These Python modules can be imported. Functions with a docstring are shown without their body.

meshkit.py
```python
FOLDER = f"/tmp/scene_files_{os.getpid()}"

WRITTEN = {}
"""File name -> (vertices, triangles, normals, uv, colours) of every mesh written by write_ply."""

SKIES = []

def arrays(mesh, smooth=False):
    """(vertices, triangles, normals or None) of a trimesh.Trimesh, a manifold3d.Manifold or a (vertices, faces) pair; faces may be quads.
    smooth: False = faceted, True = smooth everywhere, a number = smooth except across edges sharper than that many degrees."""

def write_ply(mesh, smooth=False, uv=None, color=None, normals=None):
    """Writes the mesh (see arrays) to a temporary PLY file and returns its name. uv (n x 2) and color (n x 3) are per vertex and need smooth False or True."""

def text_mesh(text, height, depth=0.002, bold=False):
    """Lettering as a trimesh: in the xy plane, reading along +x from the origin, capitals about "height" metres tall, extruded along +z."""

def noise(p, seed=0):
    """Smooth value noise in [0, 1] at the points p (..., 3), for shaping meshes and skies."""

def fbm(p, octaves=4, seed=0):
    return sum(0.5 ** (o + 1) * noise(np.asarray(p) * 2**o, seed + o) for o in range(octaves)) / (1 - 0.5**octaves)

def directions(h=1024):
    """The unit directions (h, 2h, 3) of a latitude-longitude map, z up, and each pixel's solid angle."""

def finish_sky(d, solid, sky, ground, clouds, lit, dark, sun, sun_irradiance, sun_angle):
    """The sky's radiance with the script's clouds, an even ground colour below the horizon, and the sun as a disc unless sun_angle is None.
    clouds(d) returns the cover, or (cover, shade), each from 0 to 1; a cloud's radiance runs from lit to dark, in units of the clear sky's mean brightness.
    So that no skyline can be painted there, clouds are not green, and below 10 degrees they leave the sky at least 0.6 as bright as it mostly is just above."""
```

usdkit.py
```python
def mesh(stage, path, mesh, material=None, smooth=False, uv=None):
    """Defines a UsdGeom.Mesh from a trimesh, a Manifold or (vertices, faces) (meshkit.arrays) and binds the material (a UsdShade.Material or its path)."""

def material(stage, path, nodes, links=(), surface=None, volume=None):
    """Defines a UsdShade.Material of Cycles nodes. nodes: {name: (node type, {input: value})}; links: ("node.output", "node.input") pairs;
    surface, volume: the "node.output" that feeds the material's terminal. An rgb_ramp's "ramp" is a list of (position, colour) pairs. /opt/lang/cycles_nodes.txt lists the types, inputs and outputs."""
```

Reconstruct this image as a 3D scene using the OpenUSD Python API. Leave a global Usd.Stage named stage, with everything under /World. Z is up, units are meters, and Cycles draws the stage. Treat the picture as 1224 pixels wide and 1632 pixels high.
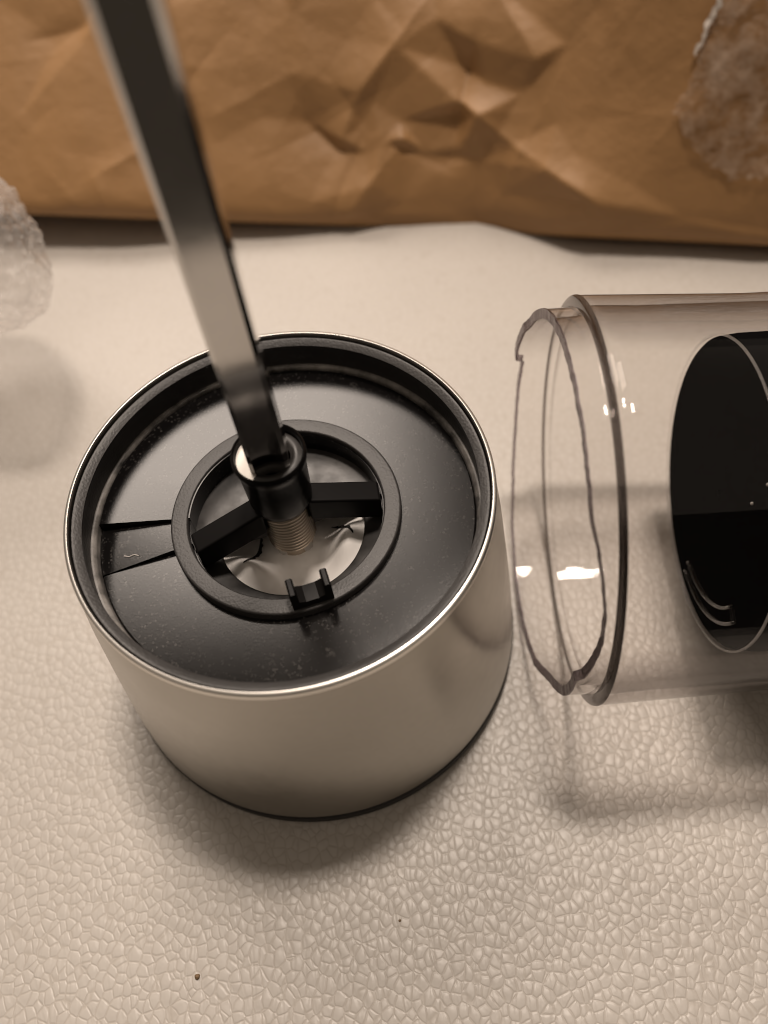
import math
import numpy as np
import trimesh
import usdkit
import meshkit
from pxr import Usd, UsdGeom, UsdLux, UsdShade, Gf, Sdf
from scipy.spatial import Delaunay
from scipy.interpolate import LinearNDInterpolator
from scipy.ndimage import gaussian_filter

S = 0.033            # metres per base-rim radius: shapes below are drawn in that unit
rng = np.random.default_rng(7)
stage = Usd.Stage.CreateInMemory()
UsdGeom.SetStageUpAxis(stage, UsdGeom.Tokens.z)
UsdGeom.SetStageMetersPerUnit(stage, 1.0)
UsdGeom.Xform.Define(stage, '/World')
UsdGeom.Scope.Define(stage, '/World/Looks')

# ------------------------------------------------------------------ camera
EYE = np.array([0.4702, -2.1834, 4.5958]) * S
PITCH, ROLL = 0.57024, -0.12124
cp, sp, cr, sr = math.cos(PITCH), math.sin(PITCH), math.cos(ROLL), math.sin(ROLL)
RC = np.array([[1, 0, 0], [0, cp, -sp], [0, sp, cp]]) @ np.array([[cr, -sr, 0], [sr, cr, 0], [0, 0, 1]])
cam = UsdGeom.Camera.Define(stage, '/World/camera')
M = np.eye(4); M[:3, :3] = RC.T; M[3, :3] = EYE
cam.AddTransformOp().Set(Gf.Matrix4d(*M.ravel().tolist()))
cam.CreateFocalLengthAttr(38.235)
cam.CreateHorizontalApertureAttr(36.0)
cam.CreateVerticalApertureAttr(48.0)
cam.CreateFStopAttr(15.0)
FOCUS = np.array([0.15, -0.55, 1.0]) * S
cam.CreateFocusDistanceAttr(float(-((FOCUS - EYE) @ RC)[2]))
cam.CreateClippingRangeAttr(Gf.Vec2f(0.005, 50))
cam.CreateExposureAttr(-0.26)


# ------------------------------------------------------------------ light: a lamp overhead, the ceiling's bounce, a dim room
def light(kind, path, loc, target, size, intensity, color):
    l = kind.Define(stage, '/World/' + path)
    if kind is UsdLux.RectLight:
        l.CreateWidthAttr(size[0]); l.CreateHeightAttr(size[1])
    else:
        l.CreateRadiusAttr(size)
    l.CreateIntensityAttr(intensity); l.CreateColorAttr(Gf.Vec3f(*color))
    z = np.array(loc, float) - np.array(target, float); z /= np.linalg.norm(z)
    x = np.cross([0, 1, 0] if abs(z[1]) < .9 else [1, 0, 0], z); x /= np.linalg.norm(x); y = np.cross(z, x)
    m = np.eye(4); m[0, :3], m[1, :3], m[2, :3], m[3, :3] = x, y, z, loc
    l.AddTransformOp().Set(Gf.Matrix4d(*m.ravel().tolist()))
    return l


WARM = (1.0, 0.865, 0.755)
light(UsdLux.RectLight, 'ceiling_lamp', (0.13, 0.31, 1.15), (0, 0, 0), (0.17, 0.11), 195.0, WARM)
light(UsdLux.RectLight, 'second_lamp', (-0.24, 0.84, 1.05), (0, 0, 0), (0.60, 0.42), 15.0, WARM)
light(UsdLux.RectLight, 'ceiling_bounce', (-0.3, 0.6, 2.0), (-0.3, 0.6, 0), (5.0, 5.0), 0.30, (1.0, 0.82, 0.66))
dome = UsdLux.DomeLight.Define(stage, '/World/room_light')
dm = usdkit.material(stage, '/World/Looks/room_glow', {'bg': ('background_shader', {'color': (1.0, 0.80, 0.60), 'strength': 0.05})}, [], surface='bg.background')
UsdShade.MaterialBindingAPI.Apply(dome.GetPrim()).Bind(dm)


# ------------------------------------------------------------------ materials
def mat(name, color, rough=0.5, metallic=0.0, vary=0.0, vscale=60.0, bump=None, extra=None, rvar=0.0):
    """principled surface; vary: noise on the colour; bump: list of (node type, inputs, output, distance)."""
    n = {'g': ('geometry', {}), 'p': ('principled_bsdf', {'base_color': color, 'roughness': rough, 'metallic': metallic, **(extra or {})})}
    L = []
    if vary:
        n['nv'] = ('noise_texture', {'scale': vscale, 'detail': 5.0, 'roughness': 0.6})
        lo = tuple(c * (1 - vary) for c in color); hi = tuple(min(1, c * (1 + vary)) for c in color)
        n['rv'] = ('rgb_ramp', {'ramp': [(0.3, lo), (0.7, hi)]})
        L += [('g.position', 'nv.vector'), ('nv.fac', 'rv.fac'), ('rv.color', 'p.base_color')]
    if rvar:
        n['nr'] = ('noise_texture', {'scale': vscale * 1.7, 'detail': 4.0})
        n['mr'] = ('map_range', {'from_min': 0.3, 'from_max': 0.7, 'to_min': max(0.02, rough - rvar), 'to_max': min(1, rough + rvar)})
        L += [('g.position', 'nr.vector'), ('nr.fac', 'mr.value'), ('mr.result', 'p.roughness')]
    prev = None
    for i, (kind, inp, out, dist) in enumerate(bump or []):
        n[f't{i}'] = (kind, inp)
        n[f'b{i}'] = ('bump', {'distance': dist, 'strength': 1.0})
        L += [('g.position', f't{i}.vector'), (f't{i}.{out}', f'b{i}.height')]
        if prev: L.append((prev, f'b{i}.normal'))
        prev = f'b{i}.normal'
    if prev: L.append((prev, 'p.normal'))
    return usdkit.material(stage, '/World/Looks/' + name, n, L, surface='p.BSDF')


def leather():
    n = {'g': ('geometry', {}),
         'wn': ('noise_texture', {'scale': 240.0, 'detail': 2.0}),
         'wm': ('mix_vector', {'fac': 0.0012, 'use_clamp': True}),
         'mp': ('mapping', {'mapping_type': 'point', 'rotation': (0, 0, 0.25), 'scale': (1.0, 0.85, 1.0)}),
         'v1': ('voronoi_texture', {'feature': 'f1', 'scale': 640.0, 'randomness': 0.95}),
         've': ('voronoi_texture', {'feature': 'distance_to_edge', 'scale': 640.0, 'randomness': 0.95}),
         'm2': ('mapping', {'mapping_type': 'point', 'rotation': (0, 0, -0.12), 'scale': (1.0, 0.30, 1.0)}),
         'v2': ('voronoi_texture', {'feature': 'distance_to_edge', 'scale': 520.0, 'randomness': 1.0}),
         'r1': ('map_range', {'range_type': 'smoothstep', 'from_min': 0.75, 'from_max': 0.15, 'to_min': 0.0, 'to_max': 0.55}),
         're': ('map_range', {'range_type': 'smoothstep', 'from_min': 0.0, 'from_max': 0.15, 'to_min': 0.0, 'to_max': 1.0}),
         'r2': ('map_range', {'range_type': 'smoothstep', 'from_min': 0.0, 'from_max': 0.18, 'to_min': 0.0, 'to_max': 0.24}),
         'em': ('math', {'math_type': 'multiply', 'value2': 0.32}), 'ae': ('math', {'math_type': 'add'}),
         'ad': ('math', {'math_type': 'add'}),
         'nf': ('noise_texture', {'scale': 420.0, 'detail': 4.0, 'roughness': 0.6}),
         'nm': ('math', {'math_type': 'multiply', 'value2': 0.15}),
         'ad2': ('math', {'math_type': 'add'}),
         'sy': ('separate_xyz', {}), 'my': ('map_range', {'range_type': 'smoothstep', 'from_min': -0.05, 'from_max': 0.07, 'to_min': 1.0, 'to_max': 0.22}), 'hm': ('math', {'math_type': 'multiply'}),
         'b': ('bump', {'distance': 0.000125, 'strength': 1.0}),
         'nl': ('noise_texture', {'scale': 14.0, 'detail': 3.0}),
         'cl': ('rgb_ramp', {'ramp': [(0.3, (0.47, 0.438, 0.40)), (0.7, (0.52, 0.487, 0.445))]}),
         'cr': ('rgb_ramp', {'ramp': [(0.0, (0.91, 0.895, 0.875)), (1.0, (1, 1, 1))]}),
         'mc': ('mix_color', {'blend_type': 'multiply', 'fac': 1.0}),
         'p': ('principled_bsdf', {'roughness': 0.38, 'specular_ior_level': 0.40})}
    L = [('g.position', 'wn.vector'), ('g.position', 'wm.a'), ('wn.color', 'wm.b'), ('wm.result', 'mp.vector'),
         ('mp.vector', 'v1.vector'), ('v1.distance', 'r1.value'), ('v2.distance', 'r2.value'),
         ('r1.result', 'ae.value1'), ('re.result', 'em.value1'), ('em.value', 'ae.value2'), ('ae.value', 'ad.value1'), ('wm.result', 'm2.vector'), ('m2.vector', 'v2.vector'), ('mp.vector', 've.vector'), ('ve.distance', 're.value'), ('r2.result', 'ad.value2'), ('g.position', 'nf.vector'), ('nf.fac', 'nm.value1'),
         ('ad.value', 'ad2.value1'), ('nm.value', 'ad2.value2'), ('ad2.value', 'hm.value1'), ('g.position', 'sy.vector'), ('sy.y', 'my.value'), ('my.result', 'hm.value2'), ('hm.value', 'b.height'), ('b.normal', 'p.normal'),
         ('g.position', 'nl.vector'), ('nl.fac', 'cl.fac'), ('re.result', 'cr.fac'), ('cl.color', 'mc.a'), ('cr.color', 'mc.b'), ('mc.result', 'p.base_color')]
    return usdkit.material(stage, '/World/Looks/beige_leather', n, L, surface='p.BSDF')


def clear(name, tint, glass_share, rough=0.0, edge=(0.55, 0.5, 0.5), bumpd=0.0, bscale=300.0):
    """clear plastic: light passes straight through in part, the rest refracts; seen edge-on it is longer and so darker"""
    sch = [(x, (0.014 + 0.90 * x ** 5,) * 3) for x in np.linspace(0, 1, 21)]
    n = {'lw': ('layer_weight', {'blend': 0.5}), 'tc': ('rgb_ramp', {'ramp': [(0.0, tint), (0.38, tint), (0.52, tuple(a * .80 + b * .20 for a, b in zip(tint, edge))), (0.78, tuple(a * .45 + b * .55 for a, b in zip(tint, edge))), (1.0, edge)]}),
         't': ('transparent_bsdf', {}), 'gl': ('glossy_bsdf', {'roughness': 0.03 + rough, 'color': (1, 1, 1)}), 'fr': ('rgb_ramp', {'ramp': sch}),
         'm1': ('mix_closure', {}), 'gg': ('glass_bsdf', {'roughness': rough, 'IOR': 1.49, 'color': tint}), 'm2': ('mix_closure', {'fac': glass_share})}
    L = [('lw.facing', 'tc.fac'), ('tc.color', 't.color'), ('lw.facing', 'fr.fac'), ('fr.color', 'm1.fac'), ('t.BSDF', 'm1.closure1'), ('gl.BSDF', 'm1.closure2'),
         ('m1.closure', 'm2.closure1'), ('gg.BSDF', 'm2.closure2')]
    if bumpd:
        n |= {'g': ('geometry', {}), 'nn': ('noise_texture', {'scale': bscale, 'detail': 4.0}), 'b': ('bump', {'distance': bumpd})}
        L += [('g.position', 'nn.vector'), ('nn.fac', 'b.height'), ('b.normal', 'gl.normal'), ('b.normal', 'gg.normal')]
    return usdkit.material(stage, '/World/Looks/' + name, n, L, surface='m2.closure')


def film(name, cloud=0.24, bumpd=0.00012, tint=(0.86, 0.84, 0.83), patch=None):
    """thin cloudy plastic film"""
    n = {'g': ('geometry', {}), 'nn': ('noise_texture', {'scale': 500.0, 'detail': 4.0}), 'b': ('bump', {'distance': bumpd}),
         't': ('transparent_bsdf', {'color': (0.99, 0.985, 0.98)}), 'd': ('diffuse_bsdf', {'color': tint}), 'tr': ('translucent_bsdf', {'color': tint}),
         'm0': ('mix_closure', {'fac': 0.45}), 'm1': ('mix_closure', {'fac': cloud}), 'gl': ('glossy_bsdf', {'roughness': 0.12, 'color': (1, 1, 1)}), 'lw': ('layer_weight', {'blend': 0.5}), 'fr': ('rgb_ramp', {'ramp': [(x, (0.04 + 0.8 * x ** 5,) * 3) for x in np.linspace(0, 1, 21)]}), 'm2': ('mix_closure', {})}
    L = [] if patch is None else [('g.position', 'pn.vector'), ('pn.fac', 'pm.value'), ('pm.result', 'm1.fac')]
    if patch is not None:
        n |= {'pn': ('noise_texture', {'scale': patch, 'detail': 6.0, 'roughness': 0.7}), 'pm': ('map_range', {'from_min': 0.42, 'from_max': 0.66, 'to_min': 0.01, 'to_max': cloud})}
    L += [('g.position', 'nn.vector'), ('nn.fac', 'b.height'), ('b.normal', 'gl.normal'), ('lw.facing', 'fr.fac'), ('d.BSDF', 'm0.closure1'), ('tr.BSDF', 'm0.closure2'),
         ('t.BSDF', 'm1.closure1'), ('m0.closure', 'm1.closure2'), ('m1.closure', 'm2.closure1'), ('gl.BSDF', 'm2.closure2'), ('fr.color', 'm2.fac')]
    return usdkit.material(stage, '/World/Looks/' + name, n, L, surface='m2.closure')


def steel_brushed():
    n = {'g': ('geometry', {}), 'mp': ('mapping', {'mapping_type': 'point', 'scale': (25, 25, 3500)}), 'nn': ('noise_texture', {'scale': 1.0, 'detail': 3.0}),
         'b': ('bump', {'distance': 0.000012, 'strength': 1.0}), 'nl': ('noise_texture', {'scale': 50.0, 'detail': 3.0}), 'mr': ('map_range', {'from_min': 0.3, 'from_max': 0.7, 'to_min': 0.24, 'to_max': 0.34}),
         'p': ('principled_bsdf', {'base_color': (0.42, 0.395, 0.355), 'metallic': 1.0, 'roughness': 0.33})}
    L = [('g.position', 'mp.vector'), ('mp.vector', 'nn.vector'), ('nn.fac', 'b.height'), ('b.normal', 'p.normal'), ('g.position', 'nl.vector'), ('nl.fac', 'mr.value'), ('mr.result', 'p.roughness')]
    return usdkit.material(stage, '/World/Looks/brushed_steel', n, L, surface='p.BSDF')


def textured_plastic(name, color, rough, dist, scale, dust=0.0, spec=0.5):
    n = {'g': ('geometry', {}), 'v': ('voronoi_texture', {'feature': 'smooth_f1', 'scale': scale, 'smoothness': 0.6}), 'nn': ('noise_texture', {'scale': scale * 0.8, 'detail': 3.0}),
         'ad': ('math', {'math_type': 'add'}), 'b': ('bump', {'distance': dist, 'strength': 1.0}), 'nd': ('noise_texture', {'scale': 90.0, 'detail': 6.0, 'roughness': 0.7}),
         'rd': ('rgb_ramp', {'ramp': [(0.42, color), (0.75, tuple(c + dust for c in color))]}),
         'nr': ('noise_texture', {'scale': 45.0, 'detail': 4.0}), 'mr': ('map_range', {'from_min': 0.3, 'from_max': 0.7, 'to_min': rough - 0.05, 'to_max': rough + 0.07}),
         'p': ('principled_bsdf', {'base_color': color, 'roughness': rough, 'specular_ior_level': spec})}
    L = [('g.position', 'v.vector'), ('g.position', 'nn.vector'), ('v.distance', 'ad.value1'), ('nn.fac', 'ad.value2'), ('ad.value', 'b.height'), ('b.normal', 'p.normal'),
         ('g.position', 'nd.vector'), ('nd.fac', 'rd.fac'), ('rd.color', 'p.base_color'), ('g.position', 'nr.vector'), ('nr.fac', 'mr.value'), ('mr.result', 'p.roughness')]
    return usdkit.material(stage, '/World/Looks/' + name, n, L, surface='p.BSDF')


def plate_plastic():
    sch = [(x, (0.035 + 0.9 * x ** 5,) * 3) for x in np.linspace(0, 1, 21)]
    n = {'g': ('geometry', {}), 'v': ('voronoi_texture', {'feature': 'f1', 'scale': 3300.0}), 'wv': ('white_noise_texture', {}), 'b': ('bump', {'distance': 0.000005, 'strength': 1.0}),
         'n2': ('noise_texture', {'scale': 3000.0, 'detail': 2.0}),
         'sp': ('map_range', {'from_min': 0.86, 'from_max': 1.0, 'to_min': 0.0, 'to_max': 1.0}), 'nd': ('noise_texture', {'scale': 70.0, 'detail': 6.0, 'roughness': 0.65}),
         'dm': ('map_range', {'from_min': 0.40, 'from_max': 0.75, 'to_min': 0.1, 'to_max': 1.0}), 'sd': ('math', {'math_type': 'multiply'}),
         'c': ('mix_color', {'a': (0.0055, 0.005, 0.005), 'b': (0.085, 0.08, 0.075)}), 'd': ('diffuse_bsdf', {}),
         'gl': ('glossy_bsdf', {'distribution': 'beckmann', 'roughness': 0.22, 'color': (1, 1, 1)}), 'lw': ('layer_weight', {'blend': 0.5}), 'fr': ('rgb_ramp', {'ramp': sch}), 'm': ('mix_closure', {})}
    L = [('g.position', 'v.vector'), ('g.position', 'n2.vector'), ('n2.fac', 'b.height'), ('b.normal', 'gl.normal'), ('v.color', 'wv.vector'), ('wv.value', 'sp.value'), ('g.position', 'nd.vector'), ('nd.fac', 'dm.value'),
         ('sp.result', 'sd.value1'), ('dm.result', 'sd.value2'), ('sd.value', 'c.fac'), ('c.result', 'd.color'), ('lw.facing', 'fr.fac'), ('fr.color', 'm.fac'), ('d.BSDF', 'm.closure1'), ('gl.BSDF', 'm.closure2')]
    return usdkit.material(stage, '/World/Looks/speckled_black_plastic', n, L, surface='m.closure')


MAT = {
    'leather': leather(),
    'steel': steel_brushed(),
    'rim_steel': mat('polished_steel_edge', (0.82, 0.79, 0.74), 0.36, 1.0),
    'shaft': mat('satin_steel', (0.62, 0.60, 0.58), 0.11, 1.0, rvar=0.03, vscale=120),
    'spring': mat('spring_steel', (0.55, 0.47, 0.38), 0.28, 1.0),
    'washer': mat('washer_steel', (0.42, 0.40, 0.37), 0.5, 1.0, rvar=0.06),
    'plate': plate_plastic(),
    'collar': textured_plastic('grained_grey_black_plastic', (0.030, 0.028, 0.027), 0.46, 0.000035, 2600.0, 0.010),
    'gloss': mat('smooth_black_plastic', (0.005, 0.0045, 0.0045), 0.26, rvar=0.06, vscale=90, extra={'specular_ior_level': 0.22}),
    'dusty': mat('dusty_black_plastic', (0.026, 0.024, 0.0225), 0.42, vary=0.8, vscale=170, rvar=0.15),
    'rubber': mat('black_rubber', (0.012, 0.011, 0.010), 0.6),
    'scuffed': mat('scuffed_black_plastic', (0.20, 0.188, 0.176), 0.40, vary=0.9, vscale=210, rvar=0.15),
    'ceramic': mat('white_ceramic', (0.93, 0.90, 0.865), 0.38, vary=0.06, vscale=120),
    'slit': mat('dark_gap', (0.01, 0.009, 0.008), 0.8),
    'jar': clear('clear_acrylic', (0.985, 0.98, 0.977), 0.0, edge=(0.44, 0.41, 0.40)),
    'thick': clear('thick_acrylic', (0.60, 0.575, 0.565), 0.45, edge=(0.32, 0.29, 0.29)),
    'frost': film('frosted_acrylic', 0.10),
    'broken': clear('broken_acrylic_edge', (0.66, 0.62, 0.64), 0.55, rough=0.2, edge=(0.40, 0.36, 0.38), bumpd=0.0006, bscale=900),
    'matte': mat('matte_black_plastic', (0.006, 0.0055, 0.0055), 0.4, extra={'specular_ior_level': 0.08}),
    'cap': mat('glossy_black_cap', (0.003, 0.003, 0.0033), 0.12, extra={'specular_ior_level': 0.0}),
    'kraft': mat('kraft_paper', (0.345, 0.188, 0.074), 0.55, vary=0.07, vscale=30, bump=[('noise_texture', {'scale': 260.0, 'detail': 5.0, 'roughness': 0.6}, 'fac', 0.00025)]),
    'tape': film('clear_tape', 0.42, 0.0005, (0.80, 0.66, 0.52), 150.0),
    'torn': mat('torn_white_edge', (0.62, 0.55, 0.48), 0.6, vary=0.2, vscale=600),
    'film': film('bubble_film'),
    'crumb': mat('peppercorn_crumb', (0.16, 0.10, 0.05), 0.6, vary=0.4, vscale=2000),
    'lint': mat('pale_lint', (0.5, 0.47, 0.44), 0.7),
    'floor': mat('dark_floor', (0.03, 0.022, 0.018), 0.6),
}
USED = {}


def path_for(name, parent):
    base = parent + '/' + name
    k = USED.get(base, -1) + 1
    USED[base] = k
    return base if k == 0 else f'{base}_{k:03d}'


def tag(prim, label=None, cat=None, group=None, kind=None):
    for k, v in (('label', label), ('category', cat), ('group', group), ('kind', kind)):
        if v: prim.SetCustomDataByKey(k, v)
    return prim


class Thing:
    def __init__(self, name, base, label, cat, group=None, kind=None):
        self.base = np.array(base, float)
        self.path = path_for(name, '/World')
        x = UsdGeom.Xform.Define(stage, self.path)
        x.AddTranslateOp().Set(Gf.Vec3d(*(self.base * S).tolist()))
        self.prim = tag(x.GetPrim(), label, cat, group, kind)

    def part(self, name, mesh, material, smooth=35, parent=None, label=None):
        """mesh in rim-radius units at its place in the scene"""
        v, f, _ = meshkit.arrays(mesh)
        p = path_for(name, parent or self.path)
        m = usdkit.mesh(stage, p, ((v - self.base) * S, f), MAT[material], smooth=smooth)
        tag(m.GetPrim(), label)
        return p


def single(name, mesh, material, label, cat=None, kind=None, smooth=35, group=None):
    v, f, _ = meshkit.arrays(mesh)
    base = np.array([(v[:, 0].min() + v[:, 0].max()) / 2, (v[:, 1].min() + v[:, 1].max()) / 2, v[:, 2].min()])
    p = path_for(name, '/World')
    m = usdkit.mesh(stage, p, ((v - base) * S, f), MAT[material], smooth=smooth)
    m.AddTranslateOp().Set(Gf.Vec3d(*(base * S).tolist()))
    return tag(m.GetPrim(), label, cat, group, kind)


# ------------------------------------------------------------------ shape helpers
def lathe(profile, n=192, a0=0.0, a1=2 * math.pi, center=(0, 0), closed=True):
    """closed (r, z) profile, counter-clockwise, turned about z"""
    pr = np.array(profile, float)
    full = abs(a1 - a0 - 2 * math.pi) < 1e-6
    t = np.linspace(a0, a1, n, endpoint=not full)
    k = len(pr)
    v = np.stack([np.outer(np.cos(t), pr[:, 0]) + center[0], np.outer(np.sin(t), pr[:, 0]) + center[1], np.tile(pr[:, 1], (len(t), 1))], -1).reshape(-1, 3)
    f = []
    m = len(t)
    for i in range(m if full else m - 1):
        i2 = (i + 1) % m
        for j in range(k if closed else k - 1):
            j2 = (j + 1) % k
            a, b, c, d = i * k + j, i2 * k + j, i2 * k + j2, i * k + j2
            f += [[a, b, c], [a, c, d]]
    msh = trimesh.Trimesh(v, f, process=False)
    if closed and not full:
        tri = trimesh.creation.triangulate_polygon(__import__('shapely').Polygon(pr), engine='earcut')
        tv, tf = tri
        for ti, flip in ((t[0], False), (t[-1], True)):
            vv = np.stack([tv[:, 0] * math.cos(ti) + center[0], tv[:, 0] * math.sin(ti) + center[1], tv[:, 1]], 1)
            msh = trimesh.util.concatenate([msh, trimesh.Trimesh(vv, tf[:, ::-1] if flip else tf, process=False)])
    msh.merge_vertices(merge_tex=True, merge_norm=True)
    msh.update_faces(msh.nondegenerate_faces())
    trimesh.repair.fix_normals(msh)
    return msh


def tube(points, r, n=8, closed=False):
    p = np.array(points, float)
    t = np.gradient(p, axis=0); t /= np.linalg.norm(t, axis=1)[:, None]
    up = np.array([0.13, 0.21, 0.97])
    u = np.cross(t, up); u /= np.linalg.norm(u, axis=1)[:, None]; w = np.cross(t, u)
    a = np.linspace(0, 2 * np.pi, n, endpoint=False)
    v = (p[:, None] + r * (np.cos(a)[None, :, None] * u[:, None] + np.sin(a)[None, :, None] * w[:, None])).reshape(-1, 3)
    f = []
    for i in range(len(p) - 1):
        for j in range(n):
            a_, b_, c_, d_ = i * n + j, i * n + (j + 1) % n, (i + 1) * n + (j + 1) % n, (i + 1) * n + j
            f += [[a_, b_, c_], [a_, c_, d_]]
    for i in range(1, n - 1):
        f += [[0, i + 1, i], [(len(p) - 1) * n, (len(p) - 1) * n + i, (len(p) - 1) * n + i + 1]]
    return trimesh.Trimesh(v, f, process=False)


def rbox(size, loc, rz=0.0, r=0.01):
    """box with rounded edges (hull of eight small spheres), base centre at loc"""
    import manifold3d as m3
    sx, sy, sz = (max(d / 2 - r, 1e-4) for d in size)
    pts = []
    sph = trimesh.creation.icosphere(1, r).vertices
    for x in (-sx, sx):
        for y in (-sy, sy):
            for z in (-sz, sz):
                pts.append(sph + [x, y, z + size[2] / 2])
    h = trimesh.convex.convex_hull(np.vstack(pts))
    h.apply_transform(trimesh.transformations.rotation_matrix(rz, [0, 0, 1]))
    h.apply_translation(loc)
    return h


def cat(*ms):
    return trimesh.util.concatenate(list(ms))


def grid_faces(nx, ny):
    i, j = np.meshgrid(np.arange(nx - 1), np.arange(ny - 1), indexing='ij')
    a = (i * ny + j).ravel(); b = a + ny; c = b + 1; d = a + 1
    return np.vstack([np.stack([a, b, c], 1), np.stack([a, c, d], 1)])


def fbm(p, o=4, seed=0):
    return meshkit.fbm(p, o, seed)


# ------------------------------------------------------------------ setting: leather cushion
def build_leather():
    nx, ny = 240, 260
    x = np.linspace(-16, 16, nx)
    y = np.concatenate([np.linspace(-4.6, -3.6, 40), np.linspace(-3.6, 22, ny - 40)[1:]]); ny = len(y)
    X, Y = np.meshgrid(x, y, indexing='ij')
    Z = 0.16 * (fbm(np.stack([X * .18, Y * .18, 0 * X], -1), 3, 5) - .5)
    # flat where the things stand
    flat = np.exp(-((X - .6) ** 2 + Y ** 2) / 5.0)
    Z = np.minimum(Z, 0) * (1 - flat) - 0.0
    Z[Y > 2.6] = np.minimum(Z[Y > 2.6], 0.0)
    edge = np.clip((-3.7 - Y) / 0.9, 0, 1)
    Z = Z - 0.9 * (1 - np.sqrt(np.clip(1 - edge ** 2, 0, 1)))
    v = np.stack([X, Y, Z], -1).reshape(-1, 3)
    f = grid_faces(nx, ny)
    # front skirt
    k = np.arange(nx) * ny
    low = v[k].copy(); low[:, 2] = -5.0
    n0 = len(v); v = np.vstack([v, low])
    a, b = k[:-1], k[1:]; c, d = n0 + np.arange(nx - 1) + 1, n0 + np.arange(nx - 1)
    f = np.vstack([f, np.stack([a, c, b], 1), np.stack([a, d, c], 1)])
    m = trimesh.Trimesh(v, f, process=False)
    single('leather_surface', m, 'leather', 'pale beige grained leather surface that everything lies on', kind='structure', smooth=True)


build_leather()

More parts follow.
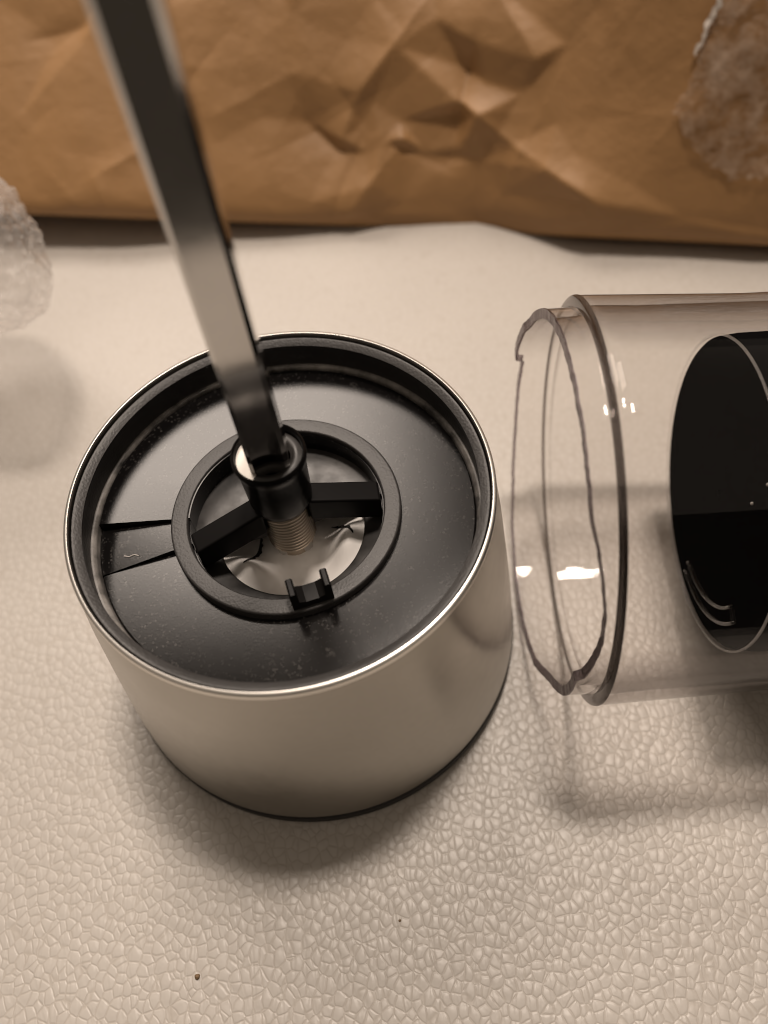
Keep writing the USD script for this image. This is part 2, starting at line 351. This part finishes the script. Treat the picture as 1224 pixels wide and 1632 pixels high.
# ------------------------------------------------------------------ kraft paper parcel behind
B0 = np.array([-2.7, 4.54, 0.02]); BU = np.array([0.968, -0.251, 0.0]); BN = np.array([-0.251, -0.968, 0.0])
LEAN = math.radians(40)
BV = np.array([0, 0, 1]) * math.cos(LEAN) - BN * math.sin(LEAN)
BW = BN * math.cos(LEAN) + np.array([0, 0, 1]) * math.sin(LEAN)
CREASE = [(4.35, 1.76, 5), (4.73, 1.24, 6), (4.74, 1.1, 1), (4.27, 1.36, 6), (3.95, 1.52, 3), (3.89, 1.76, 1), (3.89, 1.67, 1.5), (3.66, 1.32, 4.5), (3.36, 0.99, 5.5), (3.25, 1.36, 2), (3.44, 1.63, 3.5), (3.47, 0.94, 1.5), (3.69, 0.81, -1), (4.12, 0.56, -3), (4.17, 0.91, -2), (4.2, 1.21, -2.5), (4.38, 1.09, 0), (4.18, 0.94, 5), (4.31, 0.84, 7), (4.65, 1.02, 0.5), (4.94, 0.81, 0.5), (5.11, 0.59, 1), (5.32, 0.25, 5), (4.89, 0.47, 7), (4.2, 0.63, 0), (4.38, 0.54, -1), (4.82, 0.27, 1), (4.56, 0.31, 0), (3.23, 0.65, 4), (2.94, 0.78, -3), (3.19, 0.59, -2), (3.35, 0.74, 1), (3.57, 0.64, 3), (3.44, 0.56, 1), (3.74, 0.66, 5), (3.26, -0.0, 4), (3.5, 0.32, 5), (3.77, 0.63, -1), (4.06, 0.47, -1), (3.91, 0.58, -2), (3.72, 0.18, 0), (4.04, 0.19, -1), (2.59, 0.8, 0), (2.78, 1.12, 2), (2.4, 1.2, 3), (1.9, 0.91, 3), (2.17, 0.57, 1.5), (2.68, 0.29, 3), (2.96, 0.15, 3), (2.28, 0.17, 3), (1.15, 0.28, 4), (1.54, 0.5, 2), (1.55, 0.09, 3.5), (0.93, 0.04, 2.5), (0.64, 0.21, 1), (0.56, 0.73, 3), (1.1, 1.29, 3), (0.73, 1.42, 0), (0.84, 1.27, -1), (1.08, 1.42, 0), (0.48, 1.17, 2), (1.46, 1.14, 1), (1.75, 1.52, 3), (1.31, 1.65, 2), (0.0, 0.0, 1), (0.05, 0.46, 2), (0.1, 0.97, 3), (0.18, 1.69, 2), (2.4, 1.71, 2), (2.82, 1.53, 3), (3.04, 1.08, 3.5), (5.44, 1.3, -1), (5.17, 1.6, 0), (4.96, 1.34, 1), (5.5, 0.86, -1), (5.57, 0.39, 1), (5.21, 0.85, -1), (5.99, 0.17, 2), (6.29, 0.42, 2), (6.7, 0.1, 1), (6.56, 0.88, 0), (6.09, 1.09, 1.5), (6.47, 1.4, 3), (5.87, 1.61, 1), (6.41, 1.73, 1), (5.62, 1.73, 0), (5.1, 0.03, 1), (4.37, 0.1, -1), (5.83, 0.64, 2)]
U0, U1, V0, V1 = -2.6, 9.4, 0.0, 3.6


def bag_grid():
    r = np.random.default_rng(21)
    pts = [(u, v, h * 0.013) for u, v, h in CREASE]
    for u in np.arange(U0, U1 + .1, .42):               # the parts of the parcel the photograph leaves out
        for v in np.arange(0, V1 + .1, .42):
            if u < -0.1 or u > 6.9 or v > 1.85:
                pts.append((u + r.uniform(-.15, .15), v + r.uniform(-.15, .15), r.uniform(-2, 4) * .026))
    pts += [(U0 - 1, -1, 0), (U1 + 1, -1, 0), (U0 - 1, V1 + 1, 0), (U1 + 1, V1 + 1, 0)]
    pts = np.array(pts)
    nu, nv = 680, 230
    u = np.linspace(U0, U1, nu); v = np.linspace(V0, V1, nv)
    Ug, Vg = np.meshgrid(u, v, indexing='ij')
    H = LinearNDInterpolator(Delaunay(pts[:, :2]), pts[:, 2])(Ug, Vg)
    H = np.nan_to_num(H)
    H = gaussian_filter(H, 0.9)
    P = np.stack([Ug, Vg, 0 * Ug], -1)
    H += 0.05 * (fbm(P * 1.1, 3, 3) - .5) + 0.006 * (fbm(P * 5, 3, 9) - .5)
    # sharp folds: (u0, v0, u1, v1, height, width)
    folds = [(4.35, 1.78, 4.74, 1.22, .050, .22), (3.92, 1.72, 3.34, .95, .045, .16), (4.26, 1.40, 4.11, .52, -.050, .10), (3.76, .70, 3.24, .0, .040, .16), (4.16, .95, 4.9, .47, .050, .10), (4.9, .47, 5.33, .22, .040, .09),
             (2.85, .82, 3.25, .58, -.045, .14), (3.1, 1.12, 3.45, .72, -.025, .10), (2.2, .80, 2.9, 1.15, .022, .16), (1.2, .30, 1.62, .52, .035, .12), (1.22, .30, 1.30, .02, .02, .10), (.62, 1.30, 1.15, 1.44, -.03, .10), (5.0, 1.9, 5.5, 1.2, .02, .25), (3.6, .65, 4.1, .48, -.03, .08)]
    for _ in range(150):
        a = np.array([r.uniform(U0, U1), r.uniform(0, V1)]); an = r.uniform(0, 2 * np.pi); ln = r.uniform(.25, 1.3)
        b = a + ln * np.array([np.cos(an), np.sin(an)])
        folds.append((*a, *b, r.uniform(.004, .016) * r.choice([-1, 1]), r.uniform(.04, .14)))
    for u0, v0, u1, v1, ht, wd in folds:
        lo = np.searchsorted(u, [min(u0, u1) - .9, max(u0, u1) + .9]); sl = slice(max(lo[0], 0), lo[1])
        x, y = Ug[sl] - u0, Vg[sl] - v0
        x = x + .03 * (fbm(P[sl] * 3 + u0, 2, 5) - .5); y = y + .03 * (fbm(P[sl] * 3 + v0, 2, 6) - .5)
        ln = math.hypot(u1 - u0, v1 - v0); du, dv = (u1 - u0) / ln, (v1 - v0) / ln
        al = x * du + y * dv; d = np.abs(-x * dv + y * du)
        fade = np.clip(1 - ((al - ln / 2) / (ln * .62)) ** 2, 0, 1)
        H[sl] += ht * np.exp(-d / wd) * fade
    # the bottom line, and the belly of the filled parcel
    H += np.interp(u, [-2, 0, 1.5, 2.96, 3.62, 4.36, 5.1, 6.7, 9], [0, 0, -.04, 0, -.05, -.17, .02, 0, 0])[:, None] * np.exp(-Vg / .5)
    k = np.clip((u - 4.5) / 1.2, 0, 1); k = k * k * (3 - 2 * k)
    H += 0.22 * k[:, None] * np.minimum(Vg, 2.2)
    H += 0.16 * np.sin(np.clip(Vg / V1, 0, 1) * np.pi) ** .7 - 0.10 * np.exp(-Vg / .07)
    return u, v, H


BUx, BVx, BH = bag_grid()


def bag_point(u, v, off=0.0):
    iu = np.clip((u - U0) / (U1 - U0) * (len(BUx) - 1), 0, len(BUx) - 1.001); iv = np.clip((v - V0) / (V1 - V0) * (len(BVx) - 1), 0, len(BVx) - 1.001)
    i, j = iu.astype(int), iv.astype(int); a, b = iu - i, iv - j
    h = BH[i, j] * (1 - a) * (1 - b) + BH[i + 1, j] * a * (1 - b) + BH[i, j + 1] * (1 - a) * b + BH[i + 1, j + 1] * a * b + off
    lift = np.interp(u, [-3, 0, 1.5, 3.0, 3.6, 4.5, 5.2, 9], [.40, .36, .28, .09, .02, .03, .11, .13]) * np.exp(-v / 1.2)
    up = np.array([0.0, 0.0, 1.0]) + BN * 1.40
    return B0 + u[..., None] * BU + (v + 0 * u)[..., None] * BV + h[..., None] * BW + lift[..., None] * up


def build_bag():
    t = Thing('paper_parcel', B0 + BU * 3.4, 'crumpled brown kraft paper parcel standing behind the steel base', 'paper parcel')
    Ug, Vg = np.meshgrid(BUx, BVx, indexing='ij')
    front = bag_point(Ug, Vg).reshape(-1, 3)
    nu, nv = Ug.shape
    f = grid_faces(nu, nv)
    # back sheet: coarser belly, joined along the outline
    edge = np.minimum.reduce([(Ug - U0) / 1.5, (U1 - Ug) / 1.5, (Vg - V0) / .6 + .0, (V1 - Vg) / .6]).clip(0, 1)
    back = (bag_point(Ug, Vg) - (BW * 1.0) * (np.sqrt(edge) * 1.1)[..., None]).reshape(-1, 3) - BW * 0.012
    back[:, 2] = np.maximum(back[:, 2], 0.004)
    n0 = len(front)
    v = np.vstack([front, back])
    ring = np.concatenate([np.arange(nu) * nv, (nu - 1) * nv + np.arange(nv), (np.arange(nu) * nv + nv - 1)[::-1], np.arange(nv)[::-1]])
    r2 = np.roll(ring, -1)
    side = np.vstack([np.stack([ring, ring + n0, r2 + n0], 1), np.stack([ring, r2 + n0, r2], 1)])
    m = trimesh.Trimesh(v, np.vstack([f, f[:, ::-1] + n0, side]), process=False)
    t.part('paper_sheet', m, 'kraft', smooth=True)

    def tape(outline, seed, name, material, off, label):
        import shapely
        r = np.random.default_rng(seed)
        poly = shapely.Polygon(outline).segmentize(0.03)
        c = np.array(poly.exterior.coords)[:-1] + r.normal(0, 0.012, (len(poly.exterior.coords) - 1, 2))
        poly = shapely.Polygon(c).buffer(0)
        if poly.geom_type != 'Polygon': poly = max(poly.geoms, key=lambda g: g.area)
        g = 0.02
        x0, y0, x1, y1 = poly.bounds
        gx, gy = np.meshgrid(np.arange(x0, x1, g), np.arange(y0, y1, g), indexing='ij')
        ins = shapely.contains_xy(poly.buffer(-0.006), gx.ravel(), gy.ravel())
        pts = np.vstack([np.array(poly.segmentize(0.025).exterior.coords)[:-1], np.stack([gx.ravel()[ins], gy.ravel()[ins]], 1)])
        tri = Delaunay(pts).simplices
        tri = tri[shapely.contains_xy(poly, *pts[tri].mean(1).T)]
        p3 = np.stack([pts[:, 0], pts[:, 1], 0 * pts[:, 0]], 1)
        o = off + 0.06 * np.abs(fbm(p3 * 5, 4, seed) - .5) + 0.02 * np.abs(fbm(p3 * 14, 2, seed + 1) - .5)
        q = bag_point(pts[:, 0], pts[:, 1], o); q2 = q - BW * 0.004
        n = len(q)
        mm = trimesh.Trimesh(np.vstack([q, q2]), np.vstack([tri, tri[:, ::-1] + n]), process=False)
        t.part(name, mm, material, smooth=True, label=label)
    tape([(5.76, .88), (5.86, 1.05), (5.88, 1.3), (5.93, 1.5), (5.96, 1.7), (6.0, 2.3), (7.4, 2.3), (7.3, .52), (6.7, .48), (6.3, .46), (6.0, .60)], 4, 'tape_strip', 'tape', 0.02, 'crinkled clear tape on the right of the parcel')
    tape([(5.72, .82), (5.78, .95), (5.81, 1.03), (5.87, 1.09), (5.88, 1.28), (5.94, 1.45), (5.97, 1.56), (5.94, 1.57), (5.90, 1.46), (5.855, 1.28), (5.845, 1.11), (5.78, 1.05), (5.76, .96), (5.69, .86)], 9, 'torn_tape_edge', 'torn', 0.03, 'torn whitish edge of the tape')
    tape([(-1.1, .95), (.0, 1.0), (.10, 1.08), (.16, 1.26), (.20, 1.34), (.22, 1.6), (.25, 2.3), (-1.1, 2.3)], 13, 'tape_strip', 'tape', 0.02, 'clear tape at the left of the parcel')


build_bag()

# ------------------------------------------------------------------ bubble film at the left
def build_film():
    m = trimesh.creation.icosphere(6, 1.0)
    d = m.vertices.copy()
    k = np.arange(300) + .5
    ph = np.arccos(1 - 2 * k / 300); th = np.pi * (1 + 5 ** .5) * k
    c = np.stack([np.cos(th) * np.sin(ph), np.sin(th) * np.sin(ph), np.cos(ph)], 1)
    from scipy.spatial import cKDTree
    dist, _ = cKDTree(c).query(d)
    ms = []
    for ctr, rad, sd in (((-2.0, 2.40, 1.16), (.42, .42, .46), 11), ((-2.85, 2.15, .85), (.58, .56, .86), 23)):
        r = 1 + 0.50 * (fbm(d * 1.5, 2, sd) - .5) + 0.16 * (0.5 - np.abs(fbm(d * 2.4, 2, sd + 6) - .5) * 2) + 0.03 * np.sqrt(np.clip(1 - (dist / .085) ** 2, 0, 1))
        v = d * r[:, None] * rad
        ax = np.array([.39, -.73, .55]); v = v + np.outer(v @ ax, ax) * (.75 if sd == 11 else 0.2) + ctr
        v[:, 2] = np.maximum(v[:, 2], 0.006)
        ms.append(trimesh.Trimesh(v, m.faces, process=False))
    m = trimesh.boolean.union(ms, engine='manifold')
    single('bubble_wrap', m, 'film', 'crumpled translucent bubble wrap at the left, casting a soft shadow', 'bubble wrap', smooth=True)


build_film()


# ------------------------------------------------------------------ steel mill base
def build_base():
    t = Thing('mill_base', (0, 0, 0), 'brushed steel grinder base with open black plastic top', 'grinder base')
    H = 1.505
    t.part('foot_ring', lathe([(0.9, 0.0), (1.155, 0.0), (1.170, 0.012), (1.172, 0.085), (1.160, 0.098), (0.9, 0.098)]), 'rubber')
    shell = [(1.162, 0.100), (1.166, 0.112), (1.158, 0.20), (1.130, 0.50), (1.088, 0.85), (1.045, 1.20), (1.012, 1.42), (1.003, 1.48), (0.999, 1.500), (0.994, 1.506), (0.984, 1.506), (0.980, 1.498), (0.980, 1.2), (1.12, 0.100)]
    sp = t.part('steel_shell', lathe(shell, 256), 'steel', smooth=45)
    t.part('polished_rim', lathe([(1.0055, 1.475), (1.0035, 1.500), (0.997, 1.5095), (0.985, 1.5095), (0.9815, 1.503), (0.9815, 1.47)], 256), 'rim_steel', smooth=60, parent=sp)
    # black insert: bevelled rim, wall, ledge
    t.part('inner_rim', lathe([(0.979, 1.47), (0.972, 1.487), (0.960, 1.488), (0.930, 1.470), (0.930, 1.458), (0.945, 1.40), (0.945, 1.20), (0.979, 1.20)], 256), 'collar', smooth=40)
    # ledge around the ramp, dusty
    nt = 256
    t.part('dusty_ledge', lathe([(0.9445, 1.10), (0.9445, 1.318), (0.936, 1.318), (0.926, 1.312), (0.918, 1.300), (0.918, 1.10)], 256), 'scuffed', smooth=40)

    # helical ramp plate: step at 177 deg, falls clockwise through the back, right and front
    th = np.radians(np.linspace(177.0, 177.0 - 343.0, 240))

    def ramp(x):
        return 1.318 - 0.050 * np.clip(x / 343.0, 0, 1)
    rr = np.concatenate([[0.47], np.linspace(0.48, 0.908, 24), [0.916]])
    prog = np.linspace(0, 343, 240)
    T, R = np.meshgrid(th, rr, indexing='ij')
    Z = np.tile(ramp(prog)[:, None], (1, len(rr)))
    # the outer edge turns down; the inner blends into the collar's height
    inner = np.clip((0.908 - R) / (0.908 - 0.555), 0, 1)
    Z = Z * (1 - inner) + np.interp(prog, [0, 20, 343], [1.312, 1.312, 1.262])[:, None] * inner
    Z -= np.where(R > 0.91, 0.01, 0)
    top = np.stack([R * np.cos(T), R * np.sin(T), Z], -1)
    bot = top.copy(); bot[..., 2] = 1.03
    n, k = R.shape
    v = np.vstack([top.reshape(-1, 3), bot.reshape(-1, 3)])
    f = grid_faces(n, k)
    n0 = n * k
    ring = np.concatenate([np.arange(n) * k, (n - 1) * k + np.arange(1, k), (np.arange(n - 1) * k + k - 1)[::-1], np.arange(1, k - 1)[::-1]])
    r2 = np.roll(ring, -1)
    side = np.vstack([np.stack([ring, ring + n0, r2 + n0], 1), np.stack([ring, r2 + n0, r2], 1)])
    m = trimesh.Trimesh(v, np.vstack([f[:, ::-1], f + n0, side[:, ::-1]]), process=False)
    trimesh.repair.fix_normals(m)
    t.part('ramp_plate', m, 'plate', smooth=30)
    # flat landing between the ramp's low end and the step
    a0, a1 = math.radians(177.3), math.radians(193.7)
    t.part('landing', lathe([(0.47, 1.03), (0.916, 1.03), (0.916, 1.266), (0.909, 1.271), (0.60, 1.288), (0.47, 1.292)], 24, a0, a1), 'plate', smooth=30)
    # collar round the hole
    t.part('collar_ring', lathe([(0.556, 1.05), (0.560, 1.290), (0.559, 1.312), (0.555, 1.319), (0.547, 1.322), (0.485, 1.322), (0.478, 1.317), (0.475, 1.308), (0.474, 1.05)], 192), 'collar', smooth=50)
    t.part('inner_ledge', lathe([(0.4735, 1.02), (0.4735, 1.162), (0.466, 1.164), (0.378, 1.148), (0.366, 1.136), (0.363, 1.02)], 192), 'dusty', smooth=40)
    # skirt below the ledge so that nothing shows through
    t.part('hole_sleeve', lathe([(0.455, 0.90), (0.455, 1.019), (0.40, 1.019), (0.40, 0.90)], 128), 'gloss', smooth=40)
    # hub with lip
    hub = [(0.100, 1.42), (0.112, 1.412), (0.124, 1.414), (0.138, 1.428), (0.148, 1.47), (0.152, 1.62), (0.155, 1.70), (0.163, 1.735), (0.168, 1.762), (0.167, 1.778), (0.160, 1.784), (0.152, 1.778), (0.149, 1.745), (0.148, 1.738), (0.100, 1.738)]
    hp = t.part('hub', lathe(hub, 128), 'gloss', smooth=50)
    for k, a in enumerate((3, 98, 199)):
        a = math.radians(a)
        c = np.array([math.cos(a), math.sin(a)])
        b = rbox((0.345, 0.115, 0.16), (0, 0, 0), a, 0.012)
        b.vertices[:, 2] -= 0.25 * (b.vertices[:, :2] @ c + 0.10)
        b.apply_translation([c[0] * 0.288, c[1] * 0.288, 1.262])
        t.part('spoke', b, 'matte', smooth=40)
    t.part('web', lathe([(0.10, 1.13), (0.4735, 1.13), (0.4735, 1.186), (0.10, 1.192)], 64, math.radians(14), math.radians(190)), 'dusty', smooth=30)
    # washer in the hub's top and the small collar on the shaft
    t.part('washer', lathe([(0.060, 1.7385), (0.1475, 1.7385), (0.1475, 1.752), (0.060, 1.752)], 64, math.radians(100), math.radians(238)), 'washer', smooth=30, parent=None)
    t.part('shaft_bushing', lathe([(0.092, 1.7385), (0.1465, 1.7385), (0.1465, 1.748), (0.128, 1.757), (0.112, 1.757), (0.100, 1.749), (0.092, 1.741)], 64, math.radians(-120), math.radians(98)), 'dusty', smooth=40)
    # square shaft, chamfered
    w, ch = 0.087, 0.019
    o = [(w - ch, -w), (w, -w + ch), (w, w - ch), (w - ch, w), (-w + ch, w), (-w, w - ch), (-w, -w + ch), (-w + ch, -w)]
    import shapely
    s = trimesh.creation.extrude_polygon(shapely.Polygon(o), 3.4, engine='earcut')
    s.apply_transform(trimesh.transformations.rotation_matrix(math.radians(4), [0, 0, 1])); s.apply_translation([0, 0, 1.05])
    t.part('drive_shaft', s, 'shaft', smooth=False)
    # spring
    a = np.linspace(0, 2 * np.pi * 12, 12 * 48)
    t.part('spring', tube(np.stack([0.108 * np.cos(a), 0.108 * np.sin(a), 1.10 + (1.42 - 1.10) * a / a[-1]], 1), 0.0135, 8), 'spring', smooth=True)
    t.part('spring_core', lathe([(0.082, 1.0), (0.098, 1.0), (0.098, 1.425), (0.082, 1.425)], 48), 'spring')
    # white ceramic burr: lobed bowl
    n, k = 180, 40
    T, R = np.meshgrid(np.linspace(0, 2 * np.pi, n, endpoint=False), np.linspace(0.0, 0.455, k), indexing='ij')
    x = R / 0.455
    lobe = 0.5 + 0.5 * np.cos(3 * (T - math.radians(-78)))
    Z = 1.01 + 0.05 * np.exp(-(R / .16) ** 2) + 0.115 * np.clip((x - .35) / .65, 0, 1) ** 1.3
    Z += 0.10 * (1 - lobe) ** 2 * np.exp(-((x - .62) / .16) ** 2) - 0.05 * lobe * np.exp(-((x - .55) / .2) ** 2)
    v = np.stack([R * np.cos(T), R * np.sin(T), Z], -1)
    v = np.concatenate([v, v[:1]], 0)
    m = trimesh.Trimesh(v.reshape(-1, 3), grid_faces(n + 1, k), process=False)
    m.merge_vertices()
    lowv = m.vertices.copy(); lowv[:, 2] = 0.91
    m = cat(m, trimesh.Trimesh(lowv, m.faces[:, ::-1], process=False))
    bp = t.part('ceramic_burr', m, 'ceramic', smooth=True)

    def crack(p, q, seed):
        r = np.random.default_rng(seed)
        p, q = np.array(p), np.array(q)
        s_ = np.linspace(0, 1, 15)
        d = (q - p) / np.linalg.norm(q - p); nrm = np.array([-d[1], d[0]])
        c = p + np.outer(s_, q - p) + np.outer(0.02 * np.sin(s_ * np.pi), nrm)
        w_ = (0.012 * np.sin(np.pi * (0.06 + 0.9 * s_)) ** .6)
        l = c + nrm * (w_ * (1 + .9 * r.uniform(-.6, 1, 15)))[:, None]; rr_ = c - nrm * (w_ * .6)[:, None]

        def zz(xy):
            R_ = np.hypot(xy[:, 0], xy[:, 1]); T_ = np.arctan2(xy[:, 1], xy[:, 0]); x_ = R_ / .455
            lb = 0.5 + 0.5 * np.cos(3 * (T_ - math.radians(-78)))
            return 1.01 + 0.05 * np.exp(-(R_ / .16) ** 2) + 0.115 * np.clip((x_ - .35) / .65, 0, 1) ** 1.3 + 0.10 * (1 - lb) ** 2 * np.exp(-((x_ - .62) / .16) ** 2) - 0.05 * lb * np.exp(-((x_ - .55) / .2) ** 2)
        L_ = np.column_stack([l, zz(l) + .004]); R_ = np.column_stack([rr_, zz(rr_) + .004])
        v = np.empty((30, 3)); v[0::2] = L_; v[1::2] = R_
        f = []
        for i in range(14):
            f += [[2 * i, 2 * i + 1, 2 * i + 3], [2 * i, 2 * i + 3, 2 * i + 2]]
        t.part('serrated_slit', trimesh.Trimesh(v, f, process=False), 'slit', smooth=False, parent=bp)
    crack((-0.180, 0.055), (-0.245, -0.165), 1)
    crack((0.190, 0.06), (0.305, -0.07), 2)
    # saddle clip on the collar's front
    az = math.radians(-78)
    c = np.array([math.cos(az), math.sin(az)])
    rz = az + math.pi / 2
    import shapely
    prof = shapely.Polygon([(-.095, 0), (.095, 0), (.095, .235), (.088, .245), (.068, .245), (.062, .235), (.060, .165), (.03, .152), (-.03, .152), (-.060, .165), (-.062, .235), (-.068, .245), (-.088, .245), (-.095, .235)]).buffer(-.004).buffer(.004)
    m = trimesh.creation.extrude_polygon(prof, 0.085, engine='earcut')
    m.apply_transform(trimesh.transformations.rotation_matrix(math.pi / 2, [1, 0, 0]))
    m.apply_translation([0, 0.0425, 0])
    m.apply_transform(trimesh.transformations.rotation_matrix(rz, [0, 0, 1]))
    m.apply_translation([c[0] * 0.490, c[1] * 0.495, 1.215])
    t.part('saddle_clip', m, 'gloss', smooth=20)
    # lint on the landing
    a = math.radians(188)
    p = np.array([[math.cos(a + d) * r_, math.sin(a + d) * r_, 1.2905 - (r_ - .6) * .055] for r_, d in ((.80, .02), (.775, .035), (.75, .03), (.73, .05))])
    t.part('lint_thread', tube(p, 0.0028, 5), 'lint')


build_base()

# ------------------------------------------------------------------ clear jar with a broken mouth, lying on its side
JC = np.array([1.25, 0.049]); JPHI = -0.083; JZ = 1.026
JA = np.array([math.cos(JPHI), math.sin(JPHI), 0]); JU = np.array([-math.sin(JPHI), math.cos(JPHI), 0])
# break line: degrees round the mouth (0 back, 90 up, 180 front, 270 below) and how far along the axis the wall begins
BREAK = [(-148, .062), (-138, .05), (-126, .0), (-112, -.016), (-98, -.03), (-80, -.03), (-68, -.025), (-47, -.003), (-28, .016), (-7, .025), (3.5, .035), (4.2, -.006), (8, -.008), (17, -.002), (24, .012), (28, .03), (45, .052), (63, .060), (82, .068), (98, .073), (108, .079), (120, .083), (128, .087), (135, .112), (145, .137), (152, .149), (162, .148), (171, .124), (175, .106), (177.5, .095), (179, .060), (187, .064), (200, .066), (212, .062)]


def jar_pt(s, r, th, z0=JZ):
    s, r, th = np.broadcast_arrays(s, r, th)
    return np.concatenate([JC, [z0]]) + s[..., None] * JA + r[..., None] * (np.cos(th)[..., None] * JU + np.sin(th)[..., None] * np.array([0, 0, 1.0]))


def jar_lathe(profile, n=256, brk=False, closed=True):
    pr = np.array(profile, float)
    th = np.linspace(-np.pi, np.pi, n, endpoint=False)
    Sg = np.tile(pr[:, 0], (n, 1)); Rg = np.tile(pr[:, 1], (n, 1)); Tg = np.tile(th[:, None], (1, len(pr)))
    if brk:
        b = np.array(BREAK); o = np.argsort(b[:, 0])
        deg = np.degrees(th); deg = np.where(deg < -148, deg + 360, deg)
        e = np.interp(deg, b[o, 0], b[o, 1])
        e = e + 0.004 * (fbm(np.stack([deg * .35, 0 * deg, 0 * deg], -1), 3, 2) - .5) * 2
        Sg = Sg + e[:, None] * np.clip(1 - Sg / 0.19, 0, 1)
    v = jar_pt(Sg, Rg, Tg).reshape(-1, 3)
    k = len(pr); f = []
    i = np.arange(n); i2 = (i + 1) % n
    for j in range(k if closed else k - 1):
        j2 = (j + 1) % k
        a, b_, c, d = i * k + j, i2 * k + j, i2 * k + j2, i * k + j2
        f += [np.stack([a, b_, c], 1), np.stack([a, c, d], 1)]
    m = trimesh.Trimesh(v, np.vstack(f), process=False)
    trimesh.repair.fix_normals(m)
    return m


def build_jar():
    t = Thing('clear_jar', (JC[0] + JA[0] * .8, JC[1] + JA[1] * .8, 0), 'clear plastic jar with a broken mouth lying beside the steel base', 'jar')
    outer = [(0.0, .972), (.06, .972), (.12, .972), (.17, .972), (.190, .975), (.200, .985), (.204, 1.000), (.212, 1.016), (.228, 1.025), (.25, 1.026)]
    wob = lambda s: 1.026 - .041 * (s - .25) / .8
    for s0 in (.50, .62, .74, .86):
        outer += [(s0, wob(s0))]
    outer += [(1.0, wob(1.0)), (1.9, .98)]
    inner = [(1.9, .925), (.5, .962), (.30, .975), (.262, .972), (.240, .955), (.225, .932), (.17, .928), (.12, .928), (.06, .928), (0.0, .928)]
    wall = outer + inner
    bp = t.part('jar_wall', jar_lathe(wall, 360, True), 'jar', smooth=50)
    # face of the break, just proud of the wall's end
    t.part('broken_edge', jar_lathe([(-.003, .974), (.010, .9745), (.010, .9725), (.0, .9725), (.0, .9275), (.010, .9275), (.010, .9255), (-.003, .926)], 720, True), 'broken', smooth=False)
    t.part('shoulder_ring', jar_lathe([(.1880, .9765), (.1885, 1.0), (.1950, 1.0190), (.2030, 1.0285), (.2120, 1.0300), (.2120, 1.0175), (.2030, 1.0010), (.1990, .9860), (.1900, .9765)], 256), 'thick', smooth=50, parent=bp)
    cp = t.part('black_end_cap', jar_lathe([(.935, .02), (.935, .70), (.92, .755), (.92, .775), (.935, .79), (1.02, .80), (1.9, .80), (1.9, .02)], 192), 'cap', smooth=40)
    t.part('clear_ring', jar_lathe([(.910, .792), (.910, .803), (.918, .803), (.918, .792)], 192), 'frost', smooth=50, parent=cp)
    # clear bayonet rib lying across the lower front of the cap
    a = np.radians(np.linspace(196, 262, 40))
    for r0 in (.58, .66):
        p = jar_pt(np.full(40, .905), np.full(40, r0), a)
        t.part('clear_rib', tube(p, 0.012, 8), 'jar', smooth=True, parent=cp)
    p = jar_pt(np.full(6, .905), np.linspace(.58, .66, 6), np.full(6, np.radians(196)))
    t.part('clear_rib', tube(p, 0.011, 8), 'jar', smooth=True, parent=cp)
    for r0, a0 in ((.60, 120), (.42, 130), (.66, 108)):
        d = trimesh.creation.icosphere(1, .008); d.apply_translation(jar_pt(np.array(.931), np.array(r0), np.array(math.radians(a0)))); t.part('dust_speck', d, 'lint', parent=cp)


build_jar()

# ------------------------------------------------------------------ crumbs on the leather
for k, (x, y, r, lab) in enumerate(((-0.73, -1.83, .014, 'tiny brown crumb on the leather in front, the larger one'), (0.30, -1.69, .007, 'tiny dark crumb on the leather below the steel base'))):
    m = trimesh.creation.icosphere(2, r)
    m.vertices *= 1 + 0.7 * (fbm(m.vertices / r * 1.3, 2, k) - .5)[:, None]
    m.vertices *= [1.0, .8, .6]
    m.apply_translation([x, y, r * .5])
    single('crumb', m, 'crumb', lab, 'crumb')
